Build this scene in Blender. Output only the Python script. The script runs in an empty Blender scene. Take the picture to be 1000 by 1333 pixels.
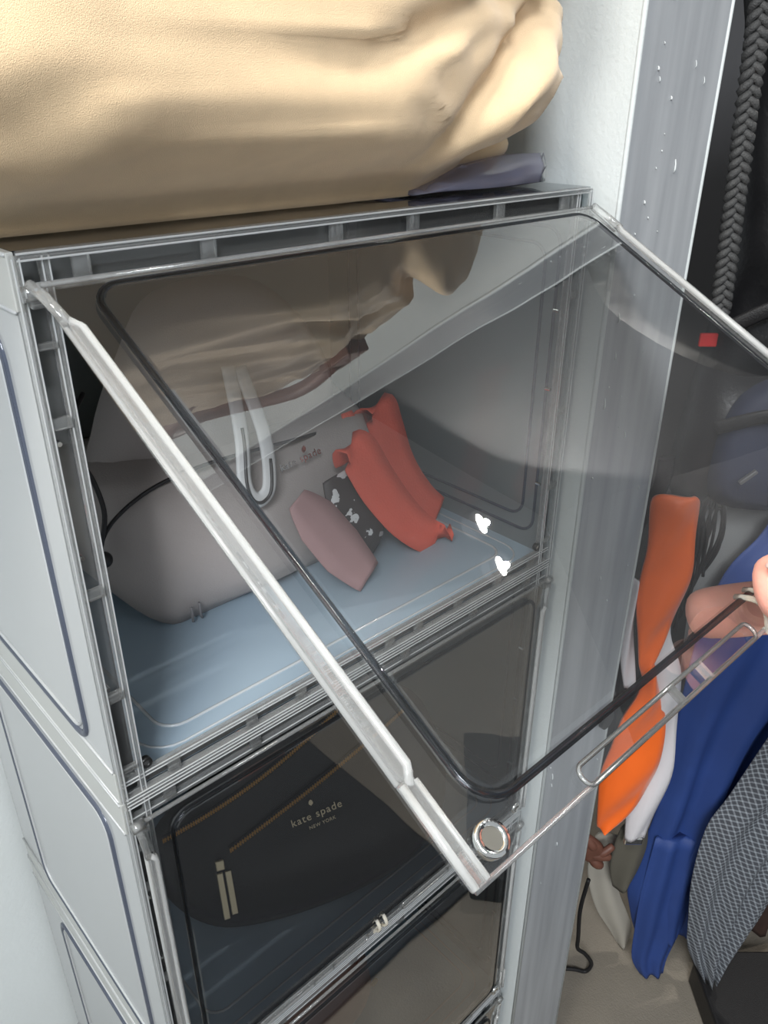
import bpy, bmesh, math, random
from mathutils import Vector, Matrix
random.seed(4)
sc = bpy.context.scene
C = sc.collection
PI = math.pi

# ------------------------------------------------------------------ camera
YAW, PITCH, ROLL, FPX = 0.75096, 0.48023, 0.00352, 1036.38
CAM = Vector((-0.10033, -0.3, 0.85977))
fwd = Vector((math.sin(YAW)*math.cos(PITCH), math.cos(YAW)*math.cos(PITCH), -math.sin(PITCH)))
rgt = Vector((math.cos(YAW), -math.sin(YAW), 0))
upv = rgt.cross(fwd)
r2 = rgt*math.cos(ROLL) + upv*math.sin(ROLL)
u2 = upv*math.cos(ROLL) - rgt*math.sin(ROLL)
cd = bpy.data.cameras.new('camera')
cam = bpy.data.objects.new('camera', cd)
C.objects.link(cam)
cam.matrix_world = Matrix(((r2.x, u2.x, -fwd.x, CAM.x), (r2.y, u2.y, -fwd.y, CAM.y), (r2.z, u2.z, -fwd.z, CAM.z), (0, 0, 0, 1)))
cd.sensor_fit = 'HORIZONTAL'
cd.sensor_width = 36
cd.lens = FPX/1000*36
cd.clip_start = 0.01
sc.camera = cam

# ------------------------------------------------------------------ light
world = bpy.data.worlds.new('world')
sc.world = world
world.use_nodes = True
bg = world.node_tree.nodes['Background']
bg.inputs[0].default_value = (0.90, 0.96, 1.0, 1)
bg.inputs[1].default_value = 0.40

def area(name, loc, target, size, power, col):
    l = bpy.data.lights.new(name, 'AREA')
    l.size = size
    l.energy = power
    l.color = col
    o = bpy.data.objects.new(name, l)
    C.objects.link(o)
    o.location = loc
    o.rotation_euler = (Vector(target)-Vector(loc)).to_track_quat('-Z', 'Y').to_euler()
    return o
area('ceiling_lamp_light', (-0.48, -0.26, 1.66), (0.30, 0.0, 0.85), 0.20, 9.5, (1.0, 0.95, 0.86))
area('front_left_fill', (-1.15, -1.25, 1.92), (0.2, 0.0, 0.5), 0.6, 46, (0.92, 0.96, 1.0))  # unseen soft fill for the front faces, no window behind it
sc.view_settings.view_transform = 'Standard'
sc.view_settings.look = 'None'
sc.view_settings.exposure = 0.12
sc.view_settings.gamma = 1.0
sc.view_settings.use_curve_mapping = False
sc.cycles.max_bounces = 16
sc.cycles.transmission_bounces = 16
sc.cycles.glossy_bounces = 6
sc.cycles.diffuse_bounces = 4
sc.cycles.transparent_max_bounces = 48
sc.cycles.caustics_refractive = True
sc.cycles.sample_clamp_indirect = 4.0
sc.cycles.use_denoising = True

# ------------------------------------------------------------------ materials
def srgb(r, g, b):
    f = lambda c: (c/255/12.92) if c/255 <= 0.04045 else ((c/255+0.055)/1.055)**2.4
    return (f(r), f(g), f(b), 1)

def new_mat(name):
    m = bpy.data.materials.new(name)
    m.use_nodes = True
    m.node_tree.nodes.clear()
    out = m.node_tree.nodes.new('ShaderNodeOutputMaterial')
    return m, m.node_tree, out

def principled(name, col, rough=0.6, metal=0.0, bump=0.0, scale=200.0, var=0.0, vscale=8.0, sheen=0.0, spec=0.5, kind='noise', sss=0.0):
    m, nt, out = new_mat(name)
    N, L = nt.nodes, nt.links
    p = N.new('ShaderNodeBsdfPrincipled')
    p.inputs['Base Color'].default_value = col
    p.inputs['Roughness'].default_value = rough
    p.inputs['Metallic'].default_value = metal
    p.inputs['Specular IOR Level'].default_value = spec
    if sheen:
        p.inputs['Sheen Weight'].default_value = sheen
        p.inputs['Sheen Roughness'].default_value = 0.5
    if sss:
        p.inputs['Subsurface Weight'].default_value = sss
        p.inputs['Subsurface Radius'].default_value = (0.010, 0.004, 0.002)
        p.inputs['Subsurface Scale'].default_value = 0.6
    tc = N.new('ShaderNodeTexCoord')
    if var:
        n = N.new('ShaderNodeTexNoise')
        n.inputs['Scale'].default_value = vscale
        n.inputs['Detail'].default_value = 5
        L.new(tc.outputs['Object'], n.inputs['Vector'])
        r = N.new('ShaderNodeMapRange')
        r.inputs[1].default_value = 0.3
        r.inputs[2].default_value = 0.7
        r.inputs[3].default_value = 1-var
        r.inputs[4].default_value = 1+var
        L.new(n.outputs['Fac'], r.inputs[0])
        mx = N.new('ShaderNodeVectorMath')
        mx.operation = 'SCALE'
        mx.inputs[0].default_value = col[:3]
        L.new(r.outputs[0], mx.inputs['Scale'])
        L.new(mx.outputs[0], p.inputs['Base Color'])
    if bump:
        if kind == 'weave':
            a = N.new('ShaderNodeTexWave'); a.bands_direction = 'X'
            b = N.new('ShaderNodeTexWave'); b.bands_direction = 'Z'
            for w in (a, b):
                w.inputs['Scale'].default_value = scale
                w.inputs['Distortion'].default_value = 1.5
                L.new(tc.outputs['Object'], w.inputs['Vector'])
            h = N.new('ShaderNodeMath'); h.operation = 'MULTIPLY'
            L.new(a.outputs['Fac'], h.inputs[0]); L.new(b.outputs['Fac'], h.inputs[1])
            ho = h.outputs[0]
        else:
            n2 = N.new('ShaderNodeTexNoise')
            n2.inputs['Scale'].default_value = scale
            n2.inputs['Detail'].default_value = 3
            L.new(tc.outputs['Object'], n2.inputs['Vector'])
            ho = n2.outputs['Fac']
        bp = N.new('ShaderNodeBump')
        bp.inputs['Strength'].default_value = bump
        bp.inputs['Distance'].default_value = 0.001
        L.new(ho, bp.inputs['Height'])
        L.new(bp.outputs[0], p.inputs['Normal'])
    L.new(p.outputs[0], out.inputs[0])
    return m

def acrylic(name, tint=(0.96, 0.975, 0.975), gloss=1.0, haze=0.0, haze_col=(0.8, 0.82, 0.84), rough=0.015, wave=0.0):
    """thin clear sheet: what is not mirrored goes straight on; haze is the milkiness of the plastic"""
    m, nt, out = new_mat(name)
    N, L = nt.nodes, nt.links
    tr = N.new('ShaderNodeBsdfTransparent'); tr.inputs[0].default_value = (*tint, 1)
    gl = N.new('ShaderNodeBsdfGlossy'); gl.inputs['Roughness'].default_value = rough
    fr = N.new('ShaderNodeFresnel'); fr.inputs['IOR'].default_value = 1.49
    fac = fr.outputs[0]
    if gloss != 1.0:
        k = N.new('ShaderNodeMath'); k.operation = 'MULTIPLY'; k.use_clamp = True
        L.new(fac, k.inputs[0]); k.inputs[1].default_value = gloss
        fac = k.outputs[0]
    if wave:
        tc = N.new('ShaderNodeTexCoord')
        n = N.new('ShaderNodeTexNoise'); n.inputs['Scale'].default_value = 9; n.inputs['Detail'].default_value = 1
        L.new(tc.outputs['Object'], n.inputs['Vector'])
        b = N.new('ShaderNodeBump'); b.inputs['Strength'].default_value = wave; b.inputs['Distance'].default_value = 0.004
        L.new(n.outputs['Fac'], b.inputs['Height'])
        L.new(b.outputs[0], gl.inputs['Normal'])
    base = tr.outputs[0]
    if haze:
        d = N.new('ShaderNodeBsdfDiffuse'); d.inputs[0].default_value = (*haze_col, 1)
        t = N.new('ShaderNodeBsdfTranslucent'); t.inputs[0].default_value = (*haze_col, 1)
        m1 = N.new('ShaderNodeMixShader'); m1.inputs[0].default_value = 0.4
        L.new(d.outputs[0], m1.inputs[1]); L.new(t.outputs[0], m1.inputs[2])
        m2 = N.new('ShaderNodeMixShader'); m2.inputs[0].default_value = haze
        L.new(base, m2.inputs[1]); L.new(m1.outputs[0], m2.inputs[2])
        base = m2.outputs[0]
    mx = N.new('ShaderNodeMixShader')
    L.new(fac, mx.inputs[0]); L.new(base, mx.inputs[1]); L.new(gl.outputs[0], mx.inputs[2])
    L.new(mx.outputs[0], out.inputs[0])
    return m

def glass(name, col=(1, 1, 1), rough=0.03, clear=0.35, ior=1.49, haze=0.0):
    """solid moulded acrylic bars that bend what lies behind them"""
    m, nt, out = new_mat(name)
    N, L = nt.nodes, nt.links
    g = N.new('ShaderNodeBsdfGlass'); g.inputs[0].default_value = (*col, 1)
    g.inputs['Roughness'].default_value = rough; g.inputs['IOR'].default_value = ior
    t = N.new('ShaderNodeBsdfTransparent'); t.inputs[0].default_value = (*[c*0.95 for c in col], 1)
    mx = N.new('ShaderNodeMixShader'); mx.inputs[0].default_value = clear
    L.new(g.outputs[0], mx.inputs[1]); L.new(t.outputs[0], mx.inputs[2])
    last = mx
    if haze:
        p = N.new('ShaderNodeBsdfPrincipled'); p.inputs['Base Color'].default_value = (0.88*col[0], 0.89*col[1], 0.88*col[2], 1)
        p.inputs['Roughness'].default_value = 0.12
        last = N.new('ShaderNodeMixShader'); last.inputs[0].default_value = haze
        L.new(mx.outputs[0], last.inputs[1]); L.new(p.outputs[0], last.inputs[2])
    L.new(last.outputs[0], out.inputs[0])
    return m

M = {}
M['clear'] = acrylic('clear_acrylic', gloss=1.2, haze=0.03, wave=0.05)
M['door'] = acrylic('door_acrylic', tint=(0.95, 0.96, 0.96), gloss=2.8, haze=0.02, rough=0.006, wave=0.10)
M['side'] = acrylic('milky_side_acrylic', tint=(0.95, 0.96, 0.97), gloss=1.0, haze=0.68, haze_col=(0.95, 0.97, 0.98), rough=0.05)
M['right'] = acrylic('right_side_acrylic', tint=(0.74, 0.80, 0.82), gloss=1.2, haze=0.45, haze_col=(0.60, 0.67, 0.69), rough=0.06)  # tint also carries the shade on the wall behind
M['back'] = acrylic('shade_tinted_back_acrylic', tint=(0.50, 0.52, 0.51), gloss=1.0, haze=0.55, haze_col=(0.58, 0.62, 0.60), rough=0.08)  # dark tint paints in the shade inside and behind the boxes
M['floorpanel'] = acrylic('blue_base_acrylic', tint=(0.65, 0.75, 0.85), gloss=0.9, haze=0.82, haze_col=(0.56, 0.70, 0.82), rough=0.16)
M['milk'] = acrylic('milky_rim_acrylic', tint=(0.95, 0.95, 0.93), gloss=0.8, haze=0.75, haze_col=(0.86, 0.87, 0.84), rough=0.1)
M['rib'] = acrylic('white_rib_acrylic', tint=(0.95, 0.96, 0.97), gloss=1.0, haze=0.6, haze_col=(0.92, 0.94, 0.95), rough=0.1)
M['slate'] = acrylic('slate_rib_acrylic', tint=(0.42, 0.45, 0.52), gloss=0.8, haze=0.35, haze_col=(0.24, 0.27, 0.36), rough=0.1)
M['bar'] = glass('moulded_acrylic', rough=0.02, clear=0.40, haze=0.10)
M['bright_bar'] = glass('door_rail_acrylic', rough=0.03, clear=0.22, haze=0.12)
M['rail_bead'] = glass('rail_highlight_bead', rough=0.05, clear=0.15, haze=0.30)  # whitened to stand in for the highlight streaks on the rails
M['groove'] = glass('refraction_dark_acrylic', col=(0.55, 0.56, 0.58), rough=0.03, clear=0.35)  # grey tint paints in the dark line of light bent at the step
M['web'] = acrylic('rim_web_acrylic', tint=(0.9, 0.91, 0.91), gloss=1.5, haze=0.09, haze_col=(0.75, 0.76, 0.76), rough=0.06)
M['clip'] = acrylic('clip_acrylic', tint=(0.93, 0.94, 0.94), gloss=2.0, haze=0.14, haze_col=(0.9, 0.91, 0.9), rough=0.08)
M['tab'] = glass('cream_tab_acrylic', col=(1.0, 0.96, 0.88), rough=0.05, clear=0.3, haze=0.35)
M['steel'] = principled('brushed_steel', (0.62, 0.58, 0.50, 1), 0.22, 1.0)
M['chrome'] = principled('bright_chrome', (0.9, 0.9, 0.88, 1), 0.08, 1.0)
M['darksteel'] = principled('dark_steel', (0.03, 0.03, 0.03, 1), 0.3, 0.6)
M['wall'] = principled('pale_wall_paint', srgb(204, 209, 209), 0.6, bump=0.25, scale=260, var=0.03, vscale=5)
M['strip'] = principled('white_gloss_paint', srgb(200, 205, 205), 0.45, bump=0.3, scale=330, var=0.02, vscale=12)
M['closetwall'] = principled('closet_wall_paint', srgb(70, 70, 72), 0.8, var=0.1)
M['ceiling'] = principled('ceiling_paint', (0.7, 0.7, 0.7, 1), 0.8)

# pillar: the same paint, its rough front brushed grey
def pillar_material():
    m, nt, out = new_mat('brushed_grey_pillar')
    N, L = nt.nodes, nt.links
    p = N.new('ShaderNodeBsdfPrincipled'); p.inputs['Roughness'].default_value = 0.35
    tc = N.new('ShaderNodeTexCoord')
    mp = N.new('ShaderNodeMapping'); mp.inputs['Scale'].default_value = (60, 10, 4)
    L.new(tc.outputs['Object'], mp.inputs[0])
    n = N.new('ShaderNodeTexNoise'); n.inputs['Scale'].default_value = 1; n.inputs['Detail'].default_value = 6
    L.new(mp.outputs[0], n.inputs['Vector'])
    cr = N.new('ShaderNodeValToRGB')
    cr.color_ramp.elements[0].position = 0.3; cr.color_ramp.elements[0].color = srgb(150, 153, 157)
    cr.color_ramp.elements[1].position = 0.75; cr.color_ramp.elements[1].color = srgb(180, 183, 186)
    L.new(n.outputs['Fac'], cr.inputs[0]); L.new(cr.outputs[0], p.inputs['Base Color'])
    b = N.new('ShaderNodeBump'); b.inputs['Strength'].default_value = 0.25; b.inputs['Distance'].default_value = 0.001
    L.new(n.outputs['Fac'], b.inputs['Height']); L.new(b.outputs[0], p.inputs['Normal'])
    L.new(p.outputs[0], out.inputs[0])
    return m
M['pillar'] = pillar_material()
M['carpet'] = principled('tan_carpet', srgb(134, 126, 114), 0.95, bump=0.8, scale=420, var=0.12, vscale=9)
M['added_mat'] = principled('added_dark_mat', srgb(46, 46, 48), 0.95, bump=0.5, scale=300)  # dark sheet added out of view, for the door reflections
M['canvas'] = principled('tan_brushed_canvas', srgb(220, 192, 154), 0.8, bump=0.4, scale=2600, var=0.05, vscale=60, sheen=0.3)
M['lilac'] = acrylic('lilac_plastic', tint=(0.78, 0.78, 0.93), gloss=1.5, haze=0.42, haze_col=(0.58, 0.58, 0.78), rough=0.15)
M['taupe'] = principled('taupe_leather', srgb(166, 158, 155), 0.6, bump=0.25, scale=900, var=0.04, vscale=14)
M['taupedark'] = principled('dark_taupe_seam', srgb(120, 118, 120), 0.65, bump=0.2, scale=900)  # darker taupe of the corner seam
M['piping'] = principled('black_leather_piping', srgb(38, 36, 38), 0.4)
M['handle'] = principled('reflection_pale_handle', srgb(206, 206, 206), 0.5)  # pale colour paints in the reflection lying over the handle
M['coral'] = principled('coral_cloth', srgb(226, 92, 70), 0.6, bump=0.3, scale=600, var=0.06, vscale=20)
M['rose'] = principled('dusty_rose_cloth', srgb(158, 124, 124), 0.7, var=0.08, vscale=20)
M['blackleather'] = principled('black_pebbled_leather', srgb(30, 30, 31), 0.42, bump=0.35, scale=1100)
M['gold'] = principled('brass_zip', srgb(150, 112, 62), 0.35, 0.9)
M['palegold'] = principled('pale_gold_metal', srgb(205, 190, 160), 0.28, 0.8)
M['silver'] = principled('silver_stud', (0.8, 0.8, 0.8, 1), 0.2, 1.0)
M['navytape'] = principled('zip_tape', srgb(22, 22, 26), 0.6)
M['orange'] = principled('orange_satin', srgb(255, 112, 34), 0.42, var=0.05, vscale=30, sheen=0.2)
M['white'] = principled('white_satin', srgb(222, 218, 220), 0.5)
M['black'] = principled('black_webbing', srgb(26, 25, 26), 0.6, bump=0.5, scale=700)
M['blacknylon'] = principled('black_nylon', srgb(17, 17, 19), 0.4, bump=0.3, scale=300, var=0.3, vscale=20)
M['braid'] = principled('charcoal_braid', srgb(62, 62, 62), 0.6, bump=0.8, scale=900)
M['navy'] = principled('navy_cloth', srgb(34, 40, 62), 0.7)
M['blue'] = principled('royal_blue_cotton', srgb(42, 68, 130), 0.65, var=0.12, vscale=12)
M['grey'] = principled('grey_marl_knit', srgb(150, 150, 148), 0.85, bump=0.5, scale=500, var=0.06, vscale=30)
M['cream'] = principled('cream_cotton', srgb(176, 170, 158), 0.8, var=0.1)
M['brown'] = principled('brown_cloth', srgb(66, 48, 42), 0.8, var=0.35, vscale=25)
M['tan'] = principled('tan_patch_cloth', srgb(128, 104, 84), 0.8)
M['leather'] = principled('brown_leather', srgb(112, 72, 58), 0.5, var=0.2, vscale=40)
M['olive'] = principled('olive_cloth', srgb(92, 88, 78), 0.8, var=0.15)
M['red'] = principled('red_tag_cloth', srgb(190, 30, 30), 0.6)
M['skin'] = principled('skin', srgb(238, 168, 150), 0.5, bump=0.12, scale=700, var=0.05, vscale=70, sss=0.25)
M['nail'] = principled('fingernail', srgb(242, 200, 188), 0.3)

def check_material():
    m, nt, out = new_mat('charcoal_check_cloth')
    N, L = nt.nodes, nt.links
    p = N.new('ShaderNodeBsdfPrincipled'); p.inputs['Roughness'].default_value = 0.85
    tc = N.new('ShaderNodeTexCoord')
    mp = N.new('ShaderNodeMapping'); mp.inputs['Rotation'].default_value = (0, 0.35, 0)
    L.new(tc.outputs['Object'], mp.inputs[0])
    sx = N.new('ShaderNodeSeparateXYZ'); L.new(mp.outputs[0], sx.inputs[0])
    outs = []
    for ax in ('X', 'Z'):
        a = N.new('ShaderNodeMath'); a.operation = 'MULTIPLY'; a.inputs[1].default_value = 165
        L.new(sx.outputs[ax], a.inputs[0])
        f = N.new('ShaderNodeMath'); f.operation = 'FRACT'; L.new(a.outputs[0], f.inputs[0])
        g = N.new('ShaderNodeMath'); g.operation = 'LESS_THAN'; g.inputs[1].default_value = 0.3
        L.new(f.outputs[0], g.inputs[0]); outs.append(g)
    s = N.new('ShaderNodeMath'); s.operation = 'ADD'; L.new(outs[0].outputs[0], s.inputs[0]); L.new(outs[1].outputs[0], s.inputs[1])
    h = N.new('ShaderNodeMath'); h.operation = 'MULTIPLY'; h.inputs[1].default_value = 0.5; L.new(s.outputs[0], h.inputs[0])
    cr = N.new('ShaderNodeValToRGB')
    cr.color_ramp.elements[0].color = srgb(74, 76, 82); cr.color_ramp.elements[1].color = srgb(158, 164, 170)
    L.new(h.outputs[0], cr.inputs[0]); L.new(cr.outputs[0], p.inputs['Base Color'])
    L.new(p.outputs[0], out.inputs[0])
    return m
M['check'] = check_material()

# ------------------------------------------------------------------ helpers
def obj(name, bm, mat, parent=None, smooth=False, recalc=True):
    me = bpy.data.meshes.new(name)
    if recalc:
        bmesh.ops.recalc_face_normals(bm, faces=bm.faces)
    bm.to_mesh(me); bm.free()
    me.materials.append(M[mat] if isinstance(mat, str) else mat)
    if smooth:
        for p in me.polygons: p.use_smooth = True
    o = bpy.data.objects.new(name, me)
    C.objects.link(o)
    if parent: o.parent = parent
    return o

def tag(o, label=None, cat=None, group=None, kind=None):
    if label: o['label'] = label
    if cat: o['category'] = cat
    if group: o['group'] = group
    if kind: o['kind'] = kind
    return o

def thing(name, label, cat, loc=(0, 0, 0), rotz=0, group=None):
    o = bpy.data.objects.new(name, None)
    C.objects.link(o)
    o.location = loc; o.rotation_euler = (0, 0, rotz)
    o.empty_display_size = 0.02
    return tag(o, label, cat, group)

def bx(bm, x0, x1, y0, y1, z0, z1, bev=0.0):
    vs = [bm.verts.new((x, y, z)) for x in (x0, x1) for y in (y0, y1) for z in (z0, z1)]
    fs = [bm.faces.new([vs[i] for i in f]) for f in ((0, 1, 3, 2), (4, 6, 7, 5), (0, 4, 5, 1), (2, 3, 7, 6), (0, 2, 6, 4), (1, 5, 7, 3))]
    if bev:
        es = list({e for f in fs for e in f.edges})
        bmesh.ops.bevel(bm, geom=es, offset=bev, segments=2, affect='EDGES', profile=0.5)

def box(name, dims, mat, parent=None, bev=0.0):
    bm = bmesh.new(); bx(bm, *dims, bev=bev)
    return obj(name, bm, mat, parent)

def tube(bm, pts, r, n=8, closed=False, flat=None, caps=True, up=(0, 0, 1)):
    """r: number or list; flat: (ru, rv) factors of an oval section"""
    pts = [Vector(p) for p in pts]
    m = len(pts); rings = []
    prev = None
    for i, p in enumerate(pts):
        if closed: t = pts[(i+1) % m]-pts[i-1]
        else: t = pts[min(i+1, m-1)]-pts[max(i-1, 0)]
        t.normalize()
        if prev is None:
            a = Vector(up)
            if abs(a.dot(t)) > 0.95: a = Vector((1, 0, 0))
            a = (a-t*a.dot(t)).normalized()
        else:
            a = (prev-t*prev.dot(t)).normalized()
        prev = a; b = t.cross(a)
        rr = r[i] if isinstance(r, (list, tuple)) else r
        fu, fv = flat if flat else (1, 1)
        rings.append([bm.verts.new(p+a*math.cos(2*PI*k/n)*rr*fu+b*math.sin(2*PI*k/n)*rr*fv) for k in range(n)])
    for i in range(m if closed else m-1):
        A, B = rings[i], rings[(i+1) % m]
        for k in range(n):
            bm.faces.new((A[k], A[(k+1) % n], B[(k+1) % n], B[k]))
    if not closed and caps:
        bm.faces.new(rings[0][::-1]); bm.faces.new(rings[-1])

def smooth_path(pts, sub=6, closed=False):
    """Catmull-Rom"""
    P = [Vector(p) for p in pts]; n = len(P); out = []
    for i in range(n if closed else n-1):
        if closed: a, b, c, d = P[i-1], P[i], P[(i+1) % n], P[(i+2) % n]
        else: a, b, c, d = P[max(i-1, 0)], P[i], P[i+1], P[min(i+2, n-1)]
        for k in range(sub):
            t = k/sub
            out.append(0.5*((2*b)+(c-a)*t+(2*a-5*b+4*c-d)*t*t+(3*b-a-3*c+d)*t**3))
    if not closed: out.append(P[-1])
    return out

def rrect(u0, u1, v0, v1, r, seg=6):
    """closed outline of a rectangle with round corners"""
    out = []
    for cx, cy, a0 in ((u1-r, v1-r, 0), (u0+r, v1-r, 90), (u0+r, v0+r, 180), (u1-r, v0+r, 270)):
        for k in range(seg+1):
            a = math.radians(a0+90*k/seg)
            out.append((cx+r*math.cos(a), cy+r*math.sin(a)))
    return out

def puff(bm, outline, thick, rings=7, back=0.6, f=None, power=0.5):
    """a stuffed shape: outline (u, v) in the XZ plane, thickness along Y (front is -Y)"""
    n = len(outline)
    cu = sum(p[0] for p in outline)/n; cv = sum(p[1] for p in outline)/n
    for side in (-1, 1):
        th = thick if side < 0 else thick*back
        R = []
        for i in range(rings, 0, -1):
            s = i/rings
            d = (max(0.0, 1-s**2.2))**power*th
            row = []
            for (u, v) in outline:
                x, z = cu+(u-cu)*s, cv+(v-cv)*s
                y = side*d+(f(x, z)*(1-s**4) if f and side < 0 else 0)
                row.append(bm.verts.new((x, y, z)))
            R.append(row)
        for a, b in zip(R, R[1:]):
            for k in range(n): bm.faces.new((a[k], a[(k+1) % n], b[(k+1) % n], b[k]))
        c = bm.verts.new((cu, side*th+(f(cu, cv) if f and side < 0 else 0), cv))
        for k in range(n): bm.faces.new((R[-1][k], R[-1][(k+1) % n], c))
    bmesh.ops.remove_doubles(bm, verts=bm.verts, dist=1e-5)

def garment(bm, rows, depth=0.012, folds=3, amp=0.006, phase=0.0, nc=44, twist=0.3):
    """hanging cloth: rows of (z, left, right) from top to bottom, closed shell with vertical folds"""
    rows = [tuple(v) for v in smooth_path(rows, 4)]
    loops = []
    for j, (z, a0, a1) in enumerate(rows):
        m = (a0+a1)/2; h = max((a1-a0)/2, 0.001); loop = []
        for k in range(nc):
            t = 2*PI*k/nc
            c, s = math.cos(t), math.sin(t)
            x = m+h*c
            w = math.sin(folds*PI*(c+1)+phase+twist*j*0.25)*amp*(1-c**4)
            y = depth*s*(1-0.35*c*c)+w
            loop.append(bm.verts.new((x, y, z+0.0015*math.sin(3*c+phase))))
        loops.append(loop)
    for A, B in zip(loops, loops[1:]):
        for k in range(nc): bm.faces.new((A[k], B[k], B[(k+1) % nc], A[(k+1) % nc]))
    bm.faces.new(loops[0]); bm.faces.new(loops[-1][::-1])

def text_mesh(name, body, size, mat, parent, mtx, extrude=0.0003, spacing=1.1, align='CENTER', shear=0.0):
    cu = bpy.data.curves.new(name, 'FONT')
    cu.body = body; cu.size = size; cu.extrude = extrude
    cu.align_x = align; cu.align_y = 'CENTER'; cu.space_character = spacing; cu.shear = shear
    t = bpy.data.objects.new(name, cu)
    me = bpy.data.meshes.new_from_object(t)
    bpy.data.objects.remove(t)
    me.transform(mtx)
    me.materials.clear(); me.materials.append(M[mat])
    o = bpy.data.objects.new(name, me); C.objects.link(o); o.parent = parent
    return o

def disc(bm, c, r, h, axis='Y', n=20, r_in=0.0):
    """short cylinder or ring, its axis along Y or Z"""
    def P(a, rr, d):
        x, z = rr*math.cos(a), rr*math.sin(a)
        return (c[0]+x, c[1]+d, c[2]+z) if axis == 'Y' else (c[0]+x, c[1]+z, c[2]+d)
    A = [2*PI*k/n for k in range(n)]
    o0 = [bm.verts.new(P(a, r, 0)) for a in A]; o1 = [bm.verts.new(P(a, r, h)) for a in A]
    for k in range(n): bm.faces.new((o0[k], o0[(k+1) % n], o1[(k+1) % n], o1[k]))
    if r_in:
        i0 = [bm.verts.new(P(a, r_in, 0)) for a in A]; i1 = [bm.verts.new(P(a, r_in, h)) for a in A]
        for k in range(n):
            j = (k+1) % n
            bm.faces.new((i0[k], i1[k], i1[j], i0[j])); bm.faces.new((o0[k], i0[k], i0[j], o0[j])); bm.faces.new((o1[k], o1[j], i1[j], i1[k]))
    else:
        bm.faces.new(o0[::-1]); bm.faces.new(o1)

def set_in(o, mtx):
    o.matrix_local = mtx
    return o

# ------------------------------------------------------------------ setting
W, H, D = 0.3564, 0.27068, 0.262
FL = -H                                    # the room's floor: the stack is four boxes high
tag(box('floor', (-1.3, 1.6, -2.5, 1.6, FL-0.05, FL), 'carpet'), kind='structure')
tag(box('wall_back', (-1.3, 0.366, 0.274, 0.32, FL, 2.1), 'wall'), kind='structure')
tag(box('wall_left', (-1.35, -1.3, -0.9, 0.32, FL, 2.1), 'wall'), kind='structure')
tag(box('ceiling', (-1.35, 1.66, -0.9, 1.6, 2.1, 2.15), 'ceiling'), kind='structure')
# pillar to the right of the stack: white side towards the boxes, grey brushed front
added_mat = tag(box('added_mat', (-1.2, 0.60, -2.4, -0.24, FL, FL+0.008), 'added_mat', None, 0.003), 'unseen dark mat added on the carpet before the stack', 'added_mat')  # unseen, put in dark so the closed doors mirror little light
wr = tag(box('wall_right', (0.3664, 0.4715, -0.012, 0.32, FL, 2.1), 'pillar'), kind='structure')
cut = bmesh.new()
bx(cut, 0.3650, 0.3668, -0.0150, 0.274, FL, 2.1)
obj('side_face', cut, 'strip', wr)
cut = bmesh.new()                          # rounded paint bead along the corner
tube(cut, [(0.3662, -0.0138, FL), (0.3662, -0.0138, 2.1)], 0.0018, 10)
obj('corner_bead', cut, 'strip', wr, True)
cut = bmesh.new()
tube(cut, [(0.4712, -0.0120, FL), (0.4712, -0.0120, 2.1)], 0.0013, 10)
obj('edge_bead', cut, 'strip', wr, True)
cut = bmesh.new()
rnd = random.Random(8)
drips = [(0.398, 0.80), (0.392, 0.775), (0.405, 0.79), (0.412, 0.86), (0.41, 0.83), (0.402, 0.74), (0.389, 0.70), (0.395, 0.87), (0.43, 0.82), (0.45, 0.87), (0.42, 0.78)]
drips += [(rnd.uniform(0.375, 0.462), rnd.uniform(0.1, 0.92)) for _ in range(26)]
for x, z in drips:
    r = rnd.uniform(0.0003, 0.0008); l = rnd.choice([1, 1.6, 3.5, 6])*r
    seg = [(x, -0.0121, z+l), (x, -0.0126, z+l*0.3), (x, -0.0128, z-l*0.4), (x, -0.0122, z-l)]
    tube(cut, seg, [r*0.3, r*0.7, r, r*0.4], 6)
tag(obj('paint_drips', cut, 'strip', wr, True), kind='stuff')
K = Vector((0.391, 0.226, 0))              # middle of the clothes rail area, its frame turned like the open closet side
CR = -YAW
def closet_pt(a, b, z):
    return (K.x+a*math.cos(CR)-b*math.sin(CR), K.y+a*math.sin(CR)+b*math.cos(CR), z)
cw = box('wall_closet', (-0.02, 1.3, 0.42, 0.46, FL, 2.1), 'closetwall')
tag(box('wall_far_added', (1.62, 1.66, -2.5, 1.6, FL, 2.1), 'closetwall'), kind='structure')  # unseen dark wall, added to darken the open door's reflections
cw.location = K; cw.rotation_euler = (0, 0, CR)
tag(cw, kind='structure')

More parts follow.
